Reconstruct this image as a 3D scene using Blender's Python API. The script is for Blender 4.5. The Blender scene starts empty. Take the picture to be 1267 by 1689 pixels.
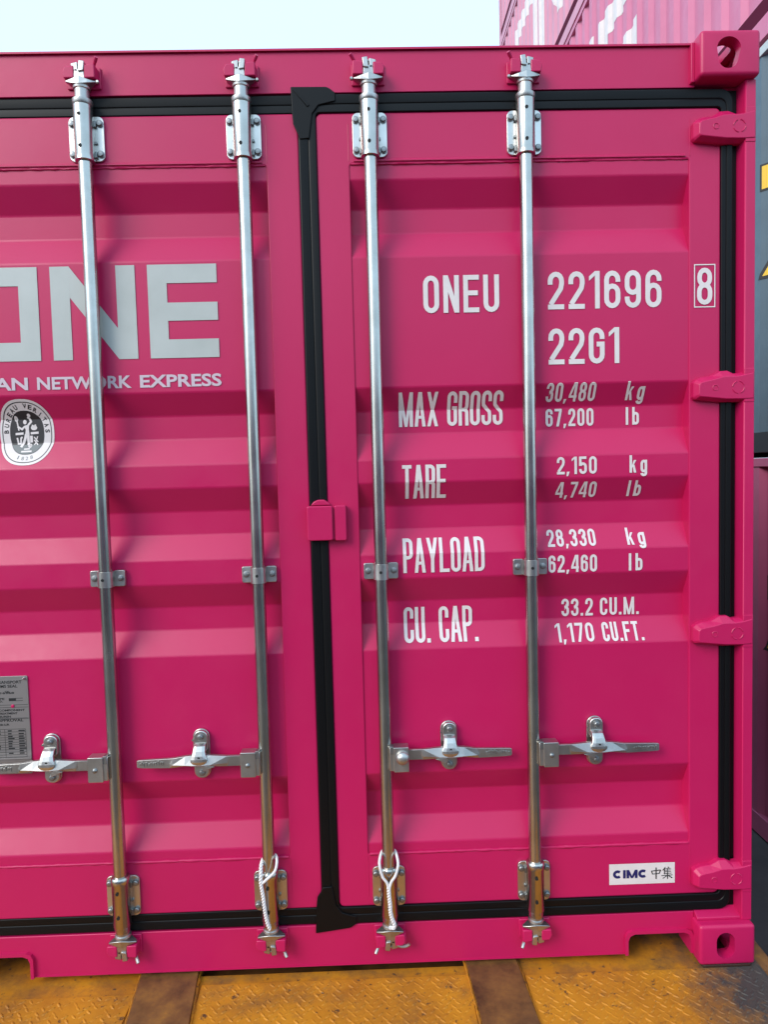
import bpy, bmesh, math, random
from mathutils import Vector, Matrix
random.seed(7)
R_ = math.radians
scene = bpy.context.scene
C = scene.collection

# ------------------------------------------------------------------ camera, sky, sun, exposure
cam_d = bpy.data.cameras.new('camera')
cam = bpy.data.objects.new('camera', cam_d); C.objects.link(cam)
cam_d.sensor_fit = 'VERTICAL'; cam_d.sensor_height = 36.0
cam_d.lens = 1116.58 / 1689.0 * 36.0
cam_d.clip_start = 0.05; cam_d.clip_end = 2000
rt = Vector((0.99945113, -0.0213021, -0.02537048)); up = Vector((0.02653154, 0.05611756, 0.99807159)); fw = Vector((0.01983729, 0.99819689, -0.05665194))
M = Matrix((rt, up, -fw)).transposed().to_4x4(); M.translation = Vector((0.1456, -1.8469, 1.4351))
cam.matrix_world = M
scene.camera = cam

SUN_EL, SUN_AZ = 33.0, math.degrees(math.atan2(-0.74, -0.67))
world = bpy.data.worlds.new('World'); scene.world = world; world.use_nodes = True
nt = world.node_tree; bgn = nt.nodes['Background']
sky = nt.nodes.new('ShaderNodeTexSky'); sky.sky_type = 'NISHITA'; sky.sun_disc = False
sky.sun_elevation = R_(SUN_EL); sky.sun_rotation = R_(SUN_AZ)
sky.air_density = 1.0; sky.dust_density = 1.5; sky.ozone_density = 1.0
mixw = nt.nodes.new('ShaderNodeMix'); mixw.data_type = 'RGBA'
mixw.inputs[0].default_value = 0.72
mixw.inputs[7].default_value = (4.8, 7.0, 8.9, 1)
nt.links.new(sky.outputs[0], mixw.inputs[6]); nt.links.new(mixw.outputs[2], bgn.inputs['Color'])
bgn.inputs['Strength'].default_value = 0.14

sun_d = bpy.data.lights.new('sun', 'SUN'); sun_d.energy = 1.45; sun_d.angle = R_(30); sun_d.color = (1.0, 0.95, 0.88)
sun = bpy.data.objects.new('sun', sun_d); C.objects.link(sun)
sd = Vector((math.sin(R_(SUN_AZ)) * math.cos(R_(SUN_EL)), math.cos(R_(SUN_AZ)) * math.cos(R_(SUN_EL)), math.sin(R_(SUN_EL))))
sun.rotation_euler = sd.to_track_quat('Z', 'Y').to_euler(); sun.location = (-4, -6, 9)

scene.view_settings.view_transform = 'Standard'; scene.view_settings.look = 'None'
scene.view_settings.gamma = 1.0; scene.view_settings.use_curve_mapping = False
scene.view_settings.exposure = 0.67

# ------------------------------------------------------------------ helpers
class MB:
    def __init__(s): s.v = []; s.f = []
    def add(s, vs, fs):
        n = len(s.v); s.v += [tuple(v) for v in vs]; s.f += [tuple(i + n for i in f) for f in fs]; return s
    def box(s, x0, x1, y0, y1, z0, z1):
        return s.add([(x0,y0,z0),(x1,y0,z0),(x1,y1,z0),(x0,y1,z0),(x0,y0,z1),(x1,y0,z1),(x1,y1,z1),(x0,y1,z1)],
                     [(0,3,2,1),(4,5,6,7),(0,1,5,4),(1,2,6,5),(2,3,7,6),(3,0,4,7)])
    def prism(s, poly, axis, a, b):
        """poly: 2D points; axis 'y' (poly in xz), 'z' (poly in xy), 'x' (poly in yz)"""
        def P(p, t): return (p[0], t, p[1]) if axis == 'y' else ((p[0], p[1], t) if axis == 'z' else (t, p[0], p[1]))
        n = len(poly)
        return s.add([P(p, a) for p in poly] + [P(p, b) for p in poly],
                     [tuple(range(n)), tuple(range(2*n-1, n-1, -1))] + [(i, n+i, n+(i+1) % n, (i+1) % n) for i in range(n)])
    def lathe(s, prof, c, axis='z', n=20, caps=True):
        """prof: (r, t) along axis through c"""
        vs = []
        for r, t in prof:
            for k in range(n):
                a = 2*math.pi*k/n; p, q = r*math.cos(a), r*math.sin(a)
                vs.append((c[0]+p, c[1]+q, c[2]+t) if axis == 'z' else ((c[0]+p, c[1]+t, c[2]+q) if axis == 'y' else (c[0]+t, c[1]+p, c[2]+q)))
        fs = []
        for j in range(len(prof)-1):
            for k in range(n): fs.append((j*n+k, j*n+(k+1) % n, (j+1)*n+(k+1) % n, (j+1)*n+k))
        if caps: fs += [tuple(range(n-1, -1, -1)), tuple(range((len(prof)-1)*n, len(prof)*n))]
        return s.add(vs, fs)
    def tube(s, pts, r, n=8, closed=False):
        pts = [Vector(p) for p in pts]; m = len(pts); vs = []; nrm = None
        for i, p in enumerate(pts):
            a = pts[(i-1) % m] if (closed or i > 0) else p; b = pts[(i+1) % m] if (closed or i < m-1) else p
            t = (b - a).normalized()
            if nrm is None: nrm = t.orthogonal().normalized()
            nrm = (nrm - t*nrm.dot(t)).normalized(); bi = t.cross(nrm)
            rr = r[i] if isinstance(r, (list, tuple)) else r
            for k in range(n):
                q = 2*math.pi*k/n; vs.append(p + rr*(math.cos(q)*nrm + math.sin(q)*bi))
        fs = [(i*n+k, i*n+(k+1) % n, ((i+1) % m)*n+(k+1) % n, ((i+1) % m)*n+k) for i in range(m if closed else m-1) for k in range(n)]
        if not closed: fs += [tuple(range(n-1, -1, -1)), tuple(range((m-1)*n, m*n))]
        return s.add(vs, fs)
    def loft(s, secs, caps=True):
        n = len(secs[0]); vs = [p for c in secs for p in c]
        fs = [(i*n+k, i*n+(k+1) % n, (i+1)*n+(k+1) % n, (i+1)*n+k) for i in range(len(secs)-1) for k in range(n)]
        if caps: fs += [tuple(range(n-1, -1, -1)), tuple(range((len(secs)-1)*n, len(secs)*n))]
        return s.add(vs, fs)
    def ring(s, loops, close=False):
        """loops: list of same-length vertex loops joined one after another"""
        n = len(loops[0]); m = len(loops); vs = [p for c in loops for p in c]
        fs = [(i*n+k, i*n+(k+1) % n, ((i+1) % m)*n+(k+1) % n, ((i+1) % m)*n+k) for i in range(m if close else m-1) for k in range(n)]
        return s.add(vs, fs)
    def build(s, name, mat, parent=None, bevel=0, seg=2, smooth=35):
        me = bpy.data.meshes.new(name); me.from_pydata(s.v, [], s.f)
        bm = bmesh.new(); bm.from_mesh(me)
        bmesh.ops.recalc_face_normals(bm, faces=bm.faces)
        if bevel:
            es = [e for e in bm.edges if len(e.link_faces) == 2 and e.calc_face_angle(0) > R_(28)]
            res = bmesh.ops.bevel(bm, geom=es, offset=bevel, segments=seg, affect='EDGES', profile=0.5, clamp_overlap=True)
            for f in bm.faces: f.smooth = False
            for f in res['faces']: f.smooth = True
            smooth = 0
        bm.to_mesh(me); bm.free()
        return finish(name, me, mat, parent, smooth)

def finish(name, me, mat, parent, smooth=35):
    me.materials.append(mat)
    if smooth:
        for p in me.polygons: p.use_smooth = True
        me.set_sharp_from_angle(angle=R_(smooth))
    o = bpy.data.objects.new(name, me); C.objects.link(o)
    if parent: o.parent = parent
    return o

def empty(name, loc, label, cat, group=None):
    o = bpy.data.objects.new(name, None); C.objects.link(o); o.location = loc; o.empty_display_size = .2
    tag(o, label, cat, group); return o
def tag(o, label=None, cat=None, group=None, kind=None):
    if label: o['label'] = label
    if cat: o['category'] = cat
    if group: o['group'] = group
    if kind: o['kind'] = kind
    return o
def rrect(x0, x1, z0, z1, r, n=5):
    pts = []
    for cx, cz, a0 in ((x1-r, z1-r, 0), (x0+r, z1-r, 90), (x0+r, z0+r, 180), (x1-r, z0+r, 270)):
        for k in range(n+1):
            a = R_(a0 + 90*k/n); pts.append((cx + r*math.cos(a), cz + r*math.sin(a)))
    return pts
def circ(cx, cz, rx, rz=None, n=24, a0=0, a1=360):
    rz = rx if rz is None else rz; full = abs(a1-a0) >= 360
    return [(cx + rx*math.cos(R_(a0+(a1-a0)*k/(n if full else n-1))), cz + rz*math.sin(R_(a0+(a1-a0)*k/(n if full else n-1)))) for k in range(n)]

# ------------------------------------------------------------------ materials
def mat(name, col, rough=.5, metal=0, spec=.5, coat=0, build=None):
    m = bpy.data.materials.new(name); m.use_nodes = True
    b = m.node_tree.nodes['Principled BSDF']
    b.inputs['Base Color'].default_value = (*col, 1); b.inputs['Roughness'].default_value = rough
    b.inputs['Metallic'].default_value = metal; b.inputs['Specular IOR Level'].default_value = spec
    b.inputs['Coat Weight'].default_value = coat; b.inputs['Coat Roughness'].default_value = .15
    if build: build(m.node_tree, b)
    return m
def nodes_noise(nt_, scale, detail=4, rough=.6, stretch=(1, 1, 1), coord='Object'):
    tc = nt_.nodes.new('ShaderNodeTexCoord'); mp = nt_.nodes.new('ShaderNodeMapping'); mp.inputs['Scale'].default_value = stretch
    nz = nt_.nodes.new('ShaderNodeTexNoise'); nz.inputs['Scale'].default_value = scale; nz.inputs['Detail'].default_value = detail; nz.inputs['Roughness'].default_value = rough
    nt_.links.new(tc.outputs[coord], mp.inputs[0]); nt_.links.new(mp.outputs[0], nz.inputs['Vector'])
    return nz
def ramp(nt_, src, stops):
    r = nt_.nodes.new('ShaderNodeValToRGB'); cr = r.color_ramp
    while len(cr.elements) < len(stops): cr.elements.new(.5)
    for e, (p, c) in zip(cr.elements, stops): e.position = p; e.color = (*c, 1) if len(c) == 3 else c
    nt_.links.new(src, r.inputs[0]); return r
def bump(nt_, b, src, strength, dist=.001):
    bp = nt_.nodes.new('ShaderNodeBump'); bp.inputs['Strength'].default_value = strength; bp.inputs['Distance'].default_value = dist
    nt_.links.new(src, bp.inputs['Height']); nt_.links.new(bp.outputs[0], b.inputs['Normal'])
def mixcol(nt_, fac, a, b_):
    mx = nt_.nodes.new('ShaderNodeMix'); mx.data_type = 'RGBA'
    for i, v in ((0, fac), (6, a), (7, b_)):
        if hasattr(v, 'links') or hasattr(v, 'node'): nt_.links.new(v, mx.inputs[i])
        else: mx.inputs[i].default_value = v if i == 0 else (*v, 1)
    return mx.outputs[2]

PINK = (0.51, 0.0078, 0.088)
def _pink(col, r0, r1, var):
    def f(n, b):
        big = nodes_noise(n, 1.7, 5, .6)
        c2 = tuple(x*var for x in col)
        c = ramp(n, big.outputs[0], [(.3, c2), (.7, col)])
        n.links.new(c.outputs[0], b.inputs['Base Color'])
        sm = nodes_noise(n, 9, 6, .65)
        rr = ramp(n, sm.outputs[0], [(.3, (r0,)*3), (.75, (r1,)*3)])
        n.links.new(rr.outputs[0], b.inputs['Roughness'])
        peel = nodes_noise(n, 38, 3, .5)
        bump(n, b, peel.outputs[0], .10, .0012)
    return f
m_pink = mat('magenta_paint', PINK, .33, 0, .42, build=_pink(PINK, .33, .48, .93))
m_faded = mat('faded_pink_paint', (.5, .13, .25), .5, build=_pink((.60, .17, .29), .4, .6, .86))
m_faded2 = mat('sun_bleached_pink_paint', (.5, .2, .3), .5, build=_pink((.66, .27, .37), .4, .6, .86))
m_shade = mat('maroon_gap_shade', (.09, .010, .030), .9, 0, .1)  # dark colour standing in for shade between the stacked containers
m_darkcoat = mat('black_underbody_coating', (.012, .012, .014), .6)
m_galv = mat('pale_galvanised_rail', (.5, .52, .5), .45, .3)
m_maroon = mat('dull_pink_paint', (.3, .06, .12), .5, build=_pink((.42, .085, .17), .4, .6, .8))
m_blue = mat('slate_blue_paint', (.06, .10, .14), .45, build=_pink((.07, .115, .15), .35, .55, .8))
m_rubber = mat('black_rubber', (.0025, .0025, .003), .45, 0, .22)
m_white = mat('white_vinyl', (.78, .76, .76), .4, build=lambda n, b: n.links.new(ramp(n, nodes_noise(n, 14, 5).outputs[0], [(.3, (.66, .58, .56)), (.7, (.74, .655, .635))]).outputs[0], b.inputs['Base Color']))
m_silver = mat('silver_grey_vinyl', (.52, .56, .55), .38, build=lambda n, b: n.links.new(ramp(n, nodes_noise(n, 6, 5).outputs[0], [(.3, (.40, .41, .385)), (.7, (.47, .48, .455))]).outputs[0], b.inputs['Base Color']))
m_greypaint = mat('pale_lettering_paint', (.56, .44, .49), .4)
m_black = mat('black_ink', (.012, .012, .013), .6)
m_seal = mat('seal_dark_ink', (.022, .018, .020), .45)
m_seal2 = mat('seal_grey_ink', (.14, .15, .15), .45)
m_navy = mat('navy_ink', (.012, .012, .10), .45)
m_yellowst = mat('yellow_vinyl', (.72, .44, .02), .45)
def _zinc(r0, r1, c0, c1):
    def f(n, b):
        a = nodes_noise(n, 26, 5, .6, (1, 1, .35))
        n.links.new(ramp(n, a.outputs[0], [(.25, (r0,)*3), (.8, (r1,)*3)]).outputs[0], b.inputs['Roughness'])
        c = nodes_noise(n, 11, 5, .6)
        n.links.new(ramp(n, c.outputs[0], [(.3, c0), (.7, c1)]).outputs[0], b.inputs['Base Color'])
        bump(n, b, nodes_noise(n, 160, 2, .5).outputs[0], .03, .0004)
    return f
m_zinc = mat('zinc_plated_steel', (.66, .66, .64), .32, 1, build=_zinc(.26, .44, (.50, .485, .455), (.66, .65, .62)))
m_rod = mat('galvanised_tube', (.56, .55, .53), .2, 1, build=_zinc(.19, .29, (.42, .405, .37), (.55, .53, .495)))
m_cast = mat('cast_steel_zinc', (.5, .5, .5), .42, 1, build=_zinc(.32, .50, (.40, .39, .37), (.56, .55, .53)))
m_bolt = mat('dull_bolt_steel', (.30, .31, .31), .45, 1)
m_plate = mat('etched_aluminium', (.36, .33, .32), .45, .8)
m_hole = mat('dark_hole', (.006, .006, .006), .8)
m_rope = mat('white_rope_fibre', (.74, .70, .69), .8, build=lambda n, b: bump(n, b, nodes_noise(n, 700, 3).outputs[0], .4, .0006))
def _deck(rust):
    def f(n, b):
        tc = n.nodes.new('ShaderNodeTexCoord'); sp = n.nodes.new('ShaderNodeSeparateXYZ'); n.links.new(tc.outputs['Object'], sp.inputs[0])
        yel = ramp(n, nodes_noise(n, 5, 5, .65).outputs[0], [(.25, (.32, .11, .012)), (.55, (.52, .20, .013)), (.8, (.60, .245, .015))])
        a = nodes_noise(n, 11, 8, .72)
        f1 = ramp(n, a.outputs[0], [(.50-rust*.5, (0, 0, 0)), (.80-rust*.5, (1, 1, 1))])
        c1 = mixcol(n, f1.outputs[0], yel.outputs[0], (.16, .068, .022))
        spk = nodes_noise(n, 46, 4, .6)
        f2 = ramp(n, spk.outputs[0], [(.62, (0, 0, 0)), (.70, (1, 1, 1))])
        c2 = mixcol(n, f2.outputs[0], c1, (.085, .043, .022))
        # bare worn steel towards the corner of the deck
        mr = n.nodes.new('ShaderNodeMapRange'); mr.inputs[1].default_value = .86; mr.inputs[2].default_value = 1.2; n.links.new(sp.outputs[0], mr.inputs[0])
        ad = n.nodes.new('ShaderNodeMath'); ad.operation = 'MULTIPLY_ADD'; ad.inputs[1].default_value = .55; n.links.new(mr.outputs[0], ad.inputs[0]); n.links.new(nodes_noise(n, 7, 7, .7).outputs[0], ad.inputs[2])
        f3 = ramp(n, ad.outputs[0], [(.62, (0, 0, 0)), (.98, (1, 1, 1))])
        c3 = mixcol(n, f3.outputs[0], c2, (.060, .050, .044))
        n.links.new(c3, b.inputs['Base Color'])
        n.links.new(ramp(n, a.outputs[0], [(.3, (.42,)*3), (.7, (.7,)*3)]).outputs[0], b.inputs['Roughness'])
        bump(n, b, nodes_noise(n, 90, 5, .65).outputs[0], .35, .0015)
    return f
m_deck = mat('worn_yellow_deck_paint', (.5, .25, .03), .5, 0, .3, build=_deck(.0))
m_deck2 = mat('rusty_yellow_sheet', (.4, .2, .03), .5, 0, .3, build=_deck(.16))
def _bar(n, b):
    a = nodes_noise(n, 8, 7, .7)
    n.links.new(ramp(n, a.outputs[0], [(.32, (.05, .024, .010)), (.44, (.12, .052, .017)), (.56, (.19, .080, .022)), (.66, (.27, .115, .022)), (.74, (.46, .185, .016))]).outputs[0], b.inputs['Base Color'])
    n.links.new(ramp(n, a.outputs[0], [(.3, (.38,)*3), (.7, (.62,)*3)]).outputs[0], b.inputs['Roughness'])
    bump(n, b, nodes_noise(n, 60, 5).outputs[0], .3, .0015)
m_deck3 = mat('bare_worn_sheet', (.07, .055, .042), .6, 0, .3, build=lambda n, b: n.links.new(ramp(n, nodes_noise(n, 6, 8, .7).outputs[0], [(.3, (.045, .036, .029)), (.6, (.085, .066, .050)), (.75, (.16, .085, .03))]).outputs[0], b.inputs['Base Color']))
m_bar = mat('rusty_brown_steel', (.12, .06, .03), .5, build=_bar)
m_darkrust = mat('dark_rust', (.05, .02, .013), .6)
def _ground(n, b):
    a = nodes_noise(n, 1.3, 9, .7)
    n.links.new(ramp(n, a.outputs[0], [(.3, (.035, .032, .033)), (.7, (.075, .068, .066))]).outputs[0], b.inputs['Base Color'])
    bump(n, b, nodes_noise(n, 60, 6, .7).outputs[0], .4, .004)
m_ground = mat('asphalt_yard', (.05, .05, .05), .8, build=_ground)

# ------------------------------------------------------------------ the setting: yard ground
g = MB().box(-400, 400, -400, 400, -1.9, -1.36).build('ground', m_ground, smooth=0); tag(g, kind='structure')

# ------------------------------------------------------------------ flatbed deck
deck = empty('flatbed_deck', (0, 0, -1.36), 'worn yellow tread-plate steel deck the pink container rests on', 'deck')
def dpart(mb, name, m, bevel=0, parent=deck, **k):
    if parent is deck:
        mb.v = [(x, y, z + 1.36) for x, y, z in mb.v]
        o = mb.build(name, m, deck, bevel, **k)
    else:
        mb.v = [(x, y, z + 1.36) for x, y, z in mb.v]; o = mb.build(name, m, parent, bevel, **k)
    return o
DX0, DX1 = -1.9, 1.236
dpart(MB().box(DX0, -.388, -.82, 6.6, -.03, -.0105), 'deck_sheet', m_deck2, .002)
dpart(MB().box(DX0, -.388, -4.5, -.823, -.03, -.0105), 'deck_sheet', m_deck3, .002)
dpart(MB().box(.392, DX1, -.82, 6.6, -.03, -.0100), 'deck_sheet', m_deck2, .002)
dpart(MB().box(.392, DX1, -4.5, -.823, -.03, -.0100), 'deck_sheet', m_deck3, .002)
dpart(MB().box(-.3875, .3915, -.82, .058, -.03, -.013), 'deck_sheet', m_deck2, .002)
dpart(MB().box(-.3875, .3915, -4.5, -.823, -.03, -.013), 'deck_sheet', m_deck3, .002)
dpart(MB().box(-.3875, .3915, .42, 6.6, -.03, -.0105), 'deck_sheet', m_deck2, .002)
dpart(MB().box(-.45, .45, .02, .46, -.075, -.040), 'slot_floor', m_bar)
dpart(MB().prism([(DX1-.004, -4.5), (DX1+.05, -4.5), (DX1+.05, 6.6), (DX1-.004, 6.6)], 'z', -.19, -.016), 'side_rail', m_bar, .004)
dpart(MB().prism([(DX0-.05, -4.5), (DX0, -4.5), (DX0, 6.6), (DX0-.05, 6.6)], 'z', -.19, -.016), 'side_rail', m_bar, .004)
for yb in (-4.2, -2.4, -.6, 1.4, 3.4, 5.4):
    dpart(MB().box(DX0+.02, DX1-.02, yb, yb+.12, -.30, -.031), 'cross_member', m_bar, .004)
for xb in (-.95, .3):
    dpart(MB().box(xb, xb+.16, -4.5, 6.6, -.72, -.301), 'chassis_beam', m_bar, .006)
for xb in (-1.3, .72):
    for yb in (-3.6, -2.4, 3.2, 4.5):
        w = dpart(MB().lathe([(.30, -.01), (.47, 0), (.5, .05), (.5, .22), (.47, .27), (.30, .28)], (xb, yb, -.86), 'x', 28), 'wheel', m_rubber)
        dpart(MB().lathe([(.06, -.02), (.08, .02), (.27, .03), (.29, .1), (.29, .2), (.27, .25), (.08, .26), (.06, .3)], (xb, yb, -.86), 'x', 20), 'rim', m_bar, parent=w)
# tread plates with raised lugs
def lug(mb, x, y, z, ang, L=.0110, Wd=.0037, h=.0024):
    ca, sa = math.cos(ang), math.sin(ang)
    P = [(-L, 0), (-L*.45, -Wd), (L*.45, -Wd), (L, 0), (L*.45, Wd), (-L*.45, Wd)]
    Q = [(-L*.6, 0), (-L*.3, -Wd*.35), (L*.3, -Wd*.35), (L*.6, 0), (L*.3, Wd*.35), (-L*.3, Wd*.35)]
    vs = [(x+a*ca-b*sa, y+a*sa+b*ca, z) for a, b in P] + [(x+a*ca-b*sa, y+a*sa+b*ca, z+h) for a, b in Q]
    mb.add(vs, [(i, (i+1) % 6, 6+(i+1) % 6, 6+i) for i in range(6)] + [tuple(range(6, 12))])
def tread(x0, x1, yb, ztop, y_near=-.8):
    zz = ztop - .006
    pl = dpart(MB().box(x0, x1, y_near, yb, zz, ztop), 'tread_plate', m_deck, .001)
    mb = MB(); p = .0235; j = 0; y = yb - .012
    while y > y_near + .02:
        i = 0; x = x0 + .014 + (p/2 if j % 2 else 0)
        while x < x1 - .012:
            if random.random() > .10:
                lug(mb, x + random.uniform(-.001, .001), y + random.uniform(-.001, .001), ztop - .0001, R_(45 if (i + j) % 2 else -45) + random.uniform(-.08, .08), h=.0024*random.uniform(.25, 1.1))
            x += p; i += 1
        y -= p/2*1.25; j += 1
    tag(dpart(mb, 'tread_lugs', m_deck, parent=pl, smooth=0), kind='stuff')
tread(-1.6, -.552, -.012, -.0062)
tread(-.372, .392, .016, -.0082)
tread(.552, 1.226, .002, -.0058)
# flat bars welded over the plates
def bar(xc, wd, ang, y0, y1, name='flat_bar'):
    t = math.tan(R_(ang)); mb = MB()
    poly = [(xc-wd/2 - (y1-.06)*t, y1), (xc+wd/2 - (y1-.06)*t, y1), (xc+wd/2 - (y0-.06)*t, y0), (xc-wd/2 - (y0-.06)*t, y0)]
    o = dpart(mb.prism(poly, 'z', -.0095, .0035), name, m_bar, .0015)
    for sx in (-1, 1):   # weld bead along each side
        pts = []
        yy = y0 + .02
        while yy < y1 - .02:
            pts.append((xc + sx*(wd/2+.003) - (yy-.06)*t + random.uniform(-.0012, .0012), yy, -.006 + 1.36 + random.uniform(-.0008, .0008))); yy += .012
        MB().tube(pts, [.0042*random.uniform(.7, 1.25) for _ in pts], 6).build('weld_bead', m_deck2, o)
bar(-.474, .166, 6.5, -1.3, .30)
bar(.464, .148, 3.0, -1.3, .30)
# landing pad below the corner casting
dpart(MB().prism(rrect(1.068, 1.214, .006, .19, .01), 'z', -.0098, -.0015), 'landing_pad', m_darkrust, .002)
dpart(MB().prism(rrect(-1.214, -1.068, .006, .19, .01), 'z', -.0098, -.0015), 'landing_pad', m_darkrust, .002)

# ------------------------------------------------------------------ main container
box = empty('shipping_container', (0, 0, 0), 'bright magenta shipping container with closed doors and four steel locking rods', 'container')
XH, ZT, YD, YH = 1.219, 2.591, .050, .046
def part(mb, name, m=m_pink, bevel=0, parent=box, **k): return mb.build(name, m, parent, bevel, **k)

# header with a thin roof lip
hd = part(MB().prism([(YH, 2.466), (YH, 2.572), (YH+.004, 2.583), (YH+.014, 2.587), (.12, 2.587), (.12, 2.466)], 'x', -1.062, 1.062), 'header', bevel=.0015)
part(MB().prism([(YH-.007, 2.574), (YH-.007, 2.579), (YH+.05, 2.5895), (YH+.05, 2.5875), (YH-.001, 2.5755)], 'x', -1.05, 1.052), 'roof_lip', parent=hd)
# sill with two fork pocket notches
NT = []
def notch(xa, xb, zt, r=.02): return [(xa, .013), (xa, zt-r), (xa+r*.3, zt-r*.3), (xa+r, zt), (xb-r, zt), (xb-r*.3, zt-r*.3), (xb, zt-r), (xb, .013)]
def sill_poly():
    return [(-1.062, .134), (-1.062, .013)] + notch(-1.052, -.862, .083) + notch(.862, 1.052, .079) + [(1.062, .013), (1.062, .134)]
p = sill_poly(); p = [q for i, q in enumerate(p) if i == 0 or q != p[i-1]]
sl = part(MB().prism(p, 'y', YH, .12), 'sill', bevel=.002)
for (xa, xb, zt) in ((.862, 1.052, .079), (-1.052, -.862, .083)):   # folded flange round each notch
    nb = notch(xa, xb, zt); path = [(x, YH+.004, z) for x, z in nb]
    inner = notch(xa-.006, xb+.006, zt+.006); outer = notch(xa+.003, xb-.003, zt-.003)
    mb = MB(); n = len(inner)
    for k in range(n-1):
        a, b, c, d = inner[k], inner[k+1], outer[k+1], outer[k]
        y0, y1 = YH-.009, YH+.07
        mb.add([(a[0], y0, a[1]), (b[0], y0, b[1]), (c[0], y0, c[1]), (d[0], y0, d[1]), (a[0], y1, a[1]), (b[0], y1, b[1]), (c[0], y1, c[1]), (d[0], y1, d[1])],
               [(0, 1, 2, 3), (4, 7, 6, 5), (0, 4, 5, 1), (2, 6, 7, 3)])
    part(mb, 'fork_pocket_flange', parent=sl, smooth=40)
# drip strip under the header and strip along the sill's lower edge
part(MB().prism([(YH-.002, .013), (YH-.002, .017), (YH+.05, .0165), (YH+.05, .010), (YH+.002, .010)], 'x', -.86, .86), 'lower_edge', parent=sl)

# corner castings, hollow with holes
def casting(sx, top):
    z0, z1 = (ZT-.118, ZT) if top else (0, .118)
    X0, X1 = XH-.162, XH
    zc = z0 + .059
    body = MB().box(X0, X1, 0, .178, z0, z1).build('corner_casting', m_pink, None, .010, 4)
    cuts = [MB().box(X0+.028, X1-.028, .028, .15, z0+.022, z1-.022)]
    if top:
        egg = circ(1.133, zc+.010, .0325, .030, 13, 0, 180) + circ(1.131, zc-.016, .0265, .026, 13, 180, 360)
    else:
        egg = circ(1.132, zc+.012, .0262, .0262, 13, 0, 180) + circ(1.132, zc-.012, .0262, .0262, 13, 180, 360)
    cuts.append(MB().prism(egg, 'y', -.02, .06))
    cuts.append(MB().prism([(q[0]-1.132+.09, q[1]) for q in (circ(1.132, zc+.012, .0262, .0262, 13, 0, 180) + circ(1.132, zc-.012, .0262, .0262, 13, 180, 360))], 'x', X1-.06, X1+.02))
    cuts.append(MB().prism(rrect(X0+.05, X1-.05, .04, .14, .028), 'z', z1-.04 if top else z0-.02, z1+.02 if top else z0+.04))
    co = []
    for c in cuts:
        o = c.build('cut', m_pink, None, smooth=0); co.append(o)
        md = body.modifiers.new('b', 'BOOLEAN'); md.operation = 'DIFFERENCE'; md.solver = 'EXACT'; md.object = o
    bpy.context.view_layer.update()
    me = bpy.data.meshes.new_from_object(body.evaluated_get(bpy.context.evaluated_depsgraph_get()))
    for o in co + [body]: bpy.data.objects.remove(o)
    if sx < 0:
        for v in me.vertices: v.co.x = -v.co.x
        me.flip_normals()
    me.name = 'corner_casting'
    for pgn in me.polygons: pgn.use_smooth = pgn.area < .0012
    me.set_sharp_from_angle(angle=R_(40))
    o = bpy.data.objects.new('corner_casting', me); C.objects.link(o); o.parent = box
for sx in (1, -1):
    for top in (True, False): casting(sx, top)
for sx in (1, -1):   # rear castings, plain
    for z0 in (0, ZT-.118): part(MB().box(*sorted((sx*(XH-.162), sx*XH)), 5.88, 6.058, z0, z0+.118), 'corner_casting', bevel=.008)
# weld plate above the bottom casting, under the header
for sx in (1, -1):
    xs = sorted((sx*1.062, sx*1.197))
    part(MB().prism([(.026, .118), (.026, .126), (.075, .150), (.10, .150), (.10, .118)], 'x', *xs), 'corner_gusset', bevel=.002)
    x2 = sorted((sx*1.047, sx*1.0575))
    part(MB().prism([(YH-.012, 2.474), (YH-.012, 2.578), (YH+.03, 2.586), (YH+.03, 2.470)], 'x', *x2), 'header_end_plate', bevel=.002)
# corner posts
for sx in (1, -1):
    poly = [(1.2185, .022), (1.2185, .17), (1.07, .17), (1.07, .062), (1.1845, .062), (1.1855, .060), (1.1895, .024), (1.192, .022)]
    part(MB().prism([(sx*a, b) for a, b in poly], 'z', .118, ZT-.118), 'corner_post', bevel=.0022)
# body behind the doors
def corr(n0, n1, pitch, depth, flat=.07, slope=.068):
    pts = []; t = n0
    while t < n1:
        for dt, d in ((0, 0), (flat, 0), (flat+slope, depth), (2*flat+slope, depth)):
            if t+dt < n1: pts.append((t+dt, d))
        t += pitch
    return pts
for sx in (1, -1):
    pts = corr(.17, 5.9, .278, .036); mb = MB()
    poly = [(sx*(XH-.006-d), y) for y, d in pts] + [(sx*(XH-.06), pts[-1][0]), (sx*(XH-.06), .17)]
    part(mb.prism(poly, 'z', .16, 2.53), 'side_wall', smooth=0)
    for z0, z1 in ((.02, .16), (2.53, 2.585)): part(MB().box(*sorted((sx*(XH-.06), sx*(XH-.002))), .178, 5.88, z0, z1), 'side_rail', bevel=.004)
part(MB().box(-1.16, 1.16, .12, 6.0, 2.56, 2.584), 'roof_panel')
part(MB().box(-1.16, 1.16, 5.98, 6.04, .05, 2.56), 'end_wall')
part(MB().box(-1.16, 1.16, .2, 6.0, .10, .15), 'floor')

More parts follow.
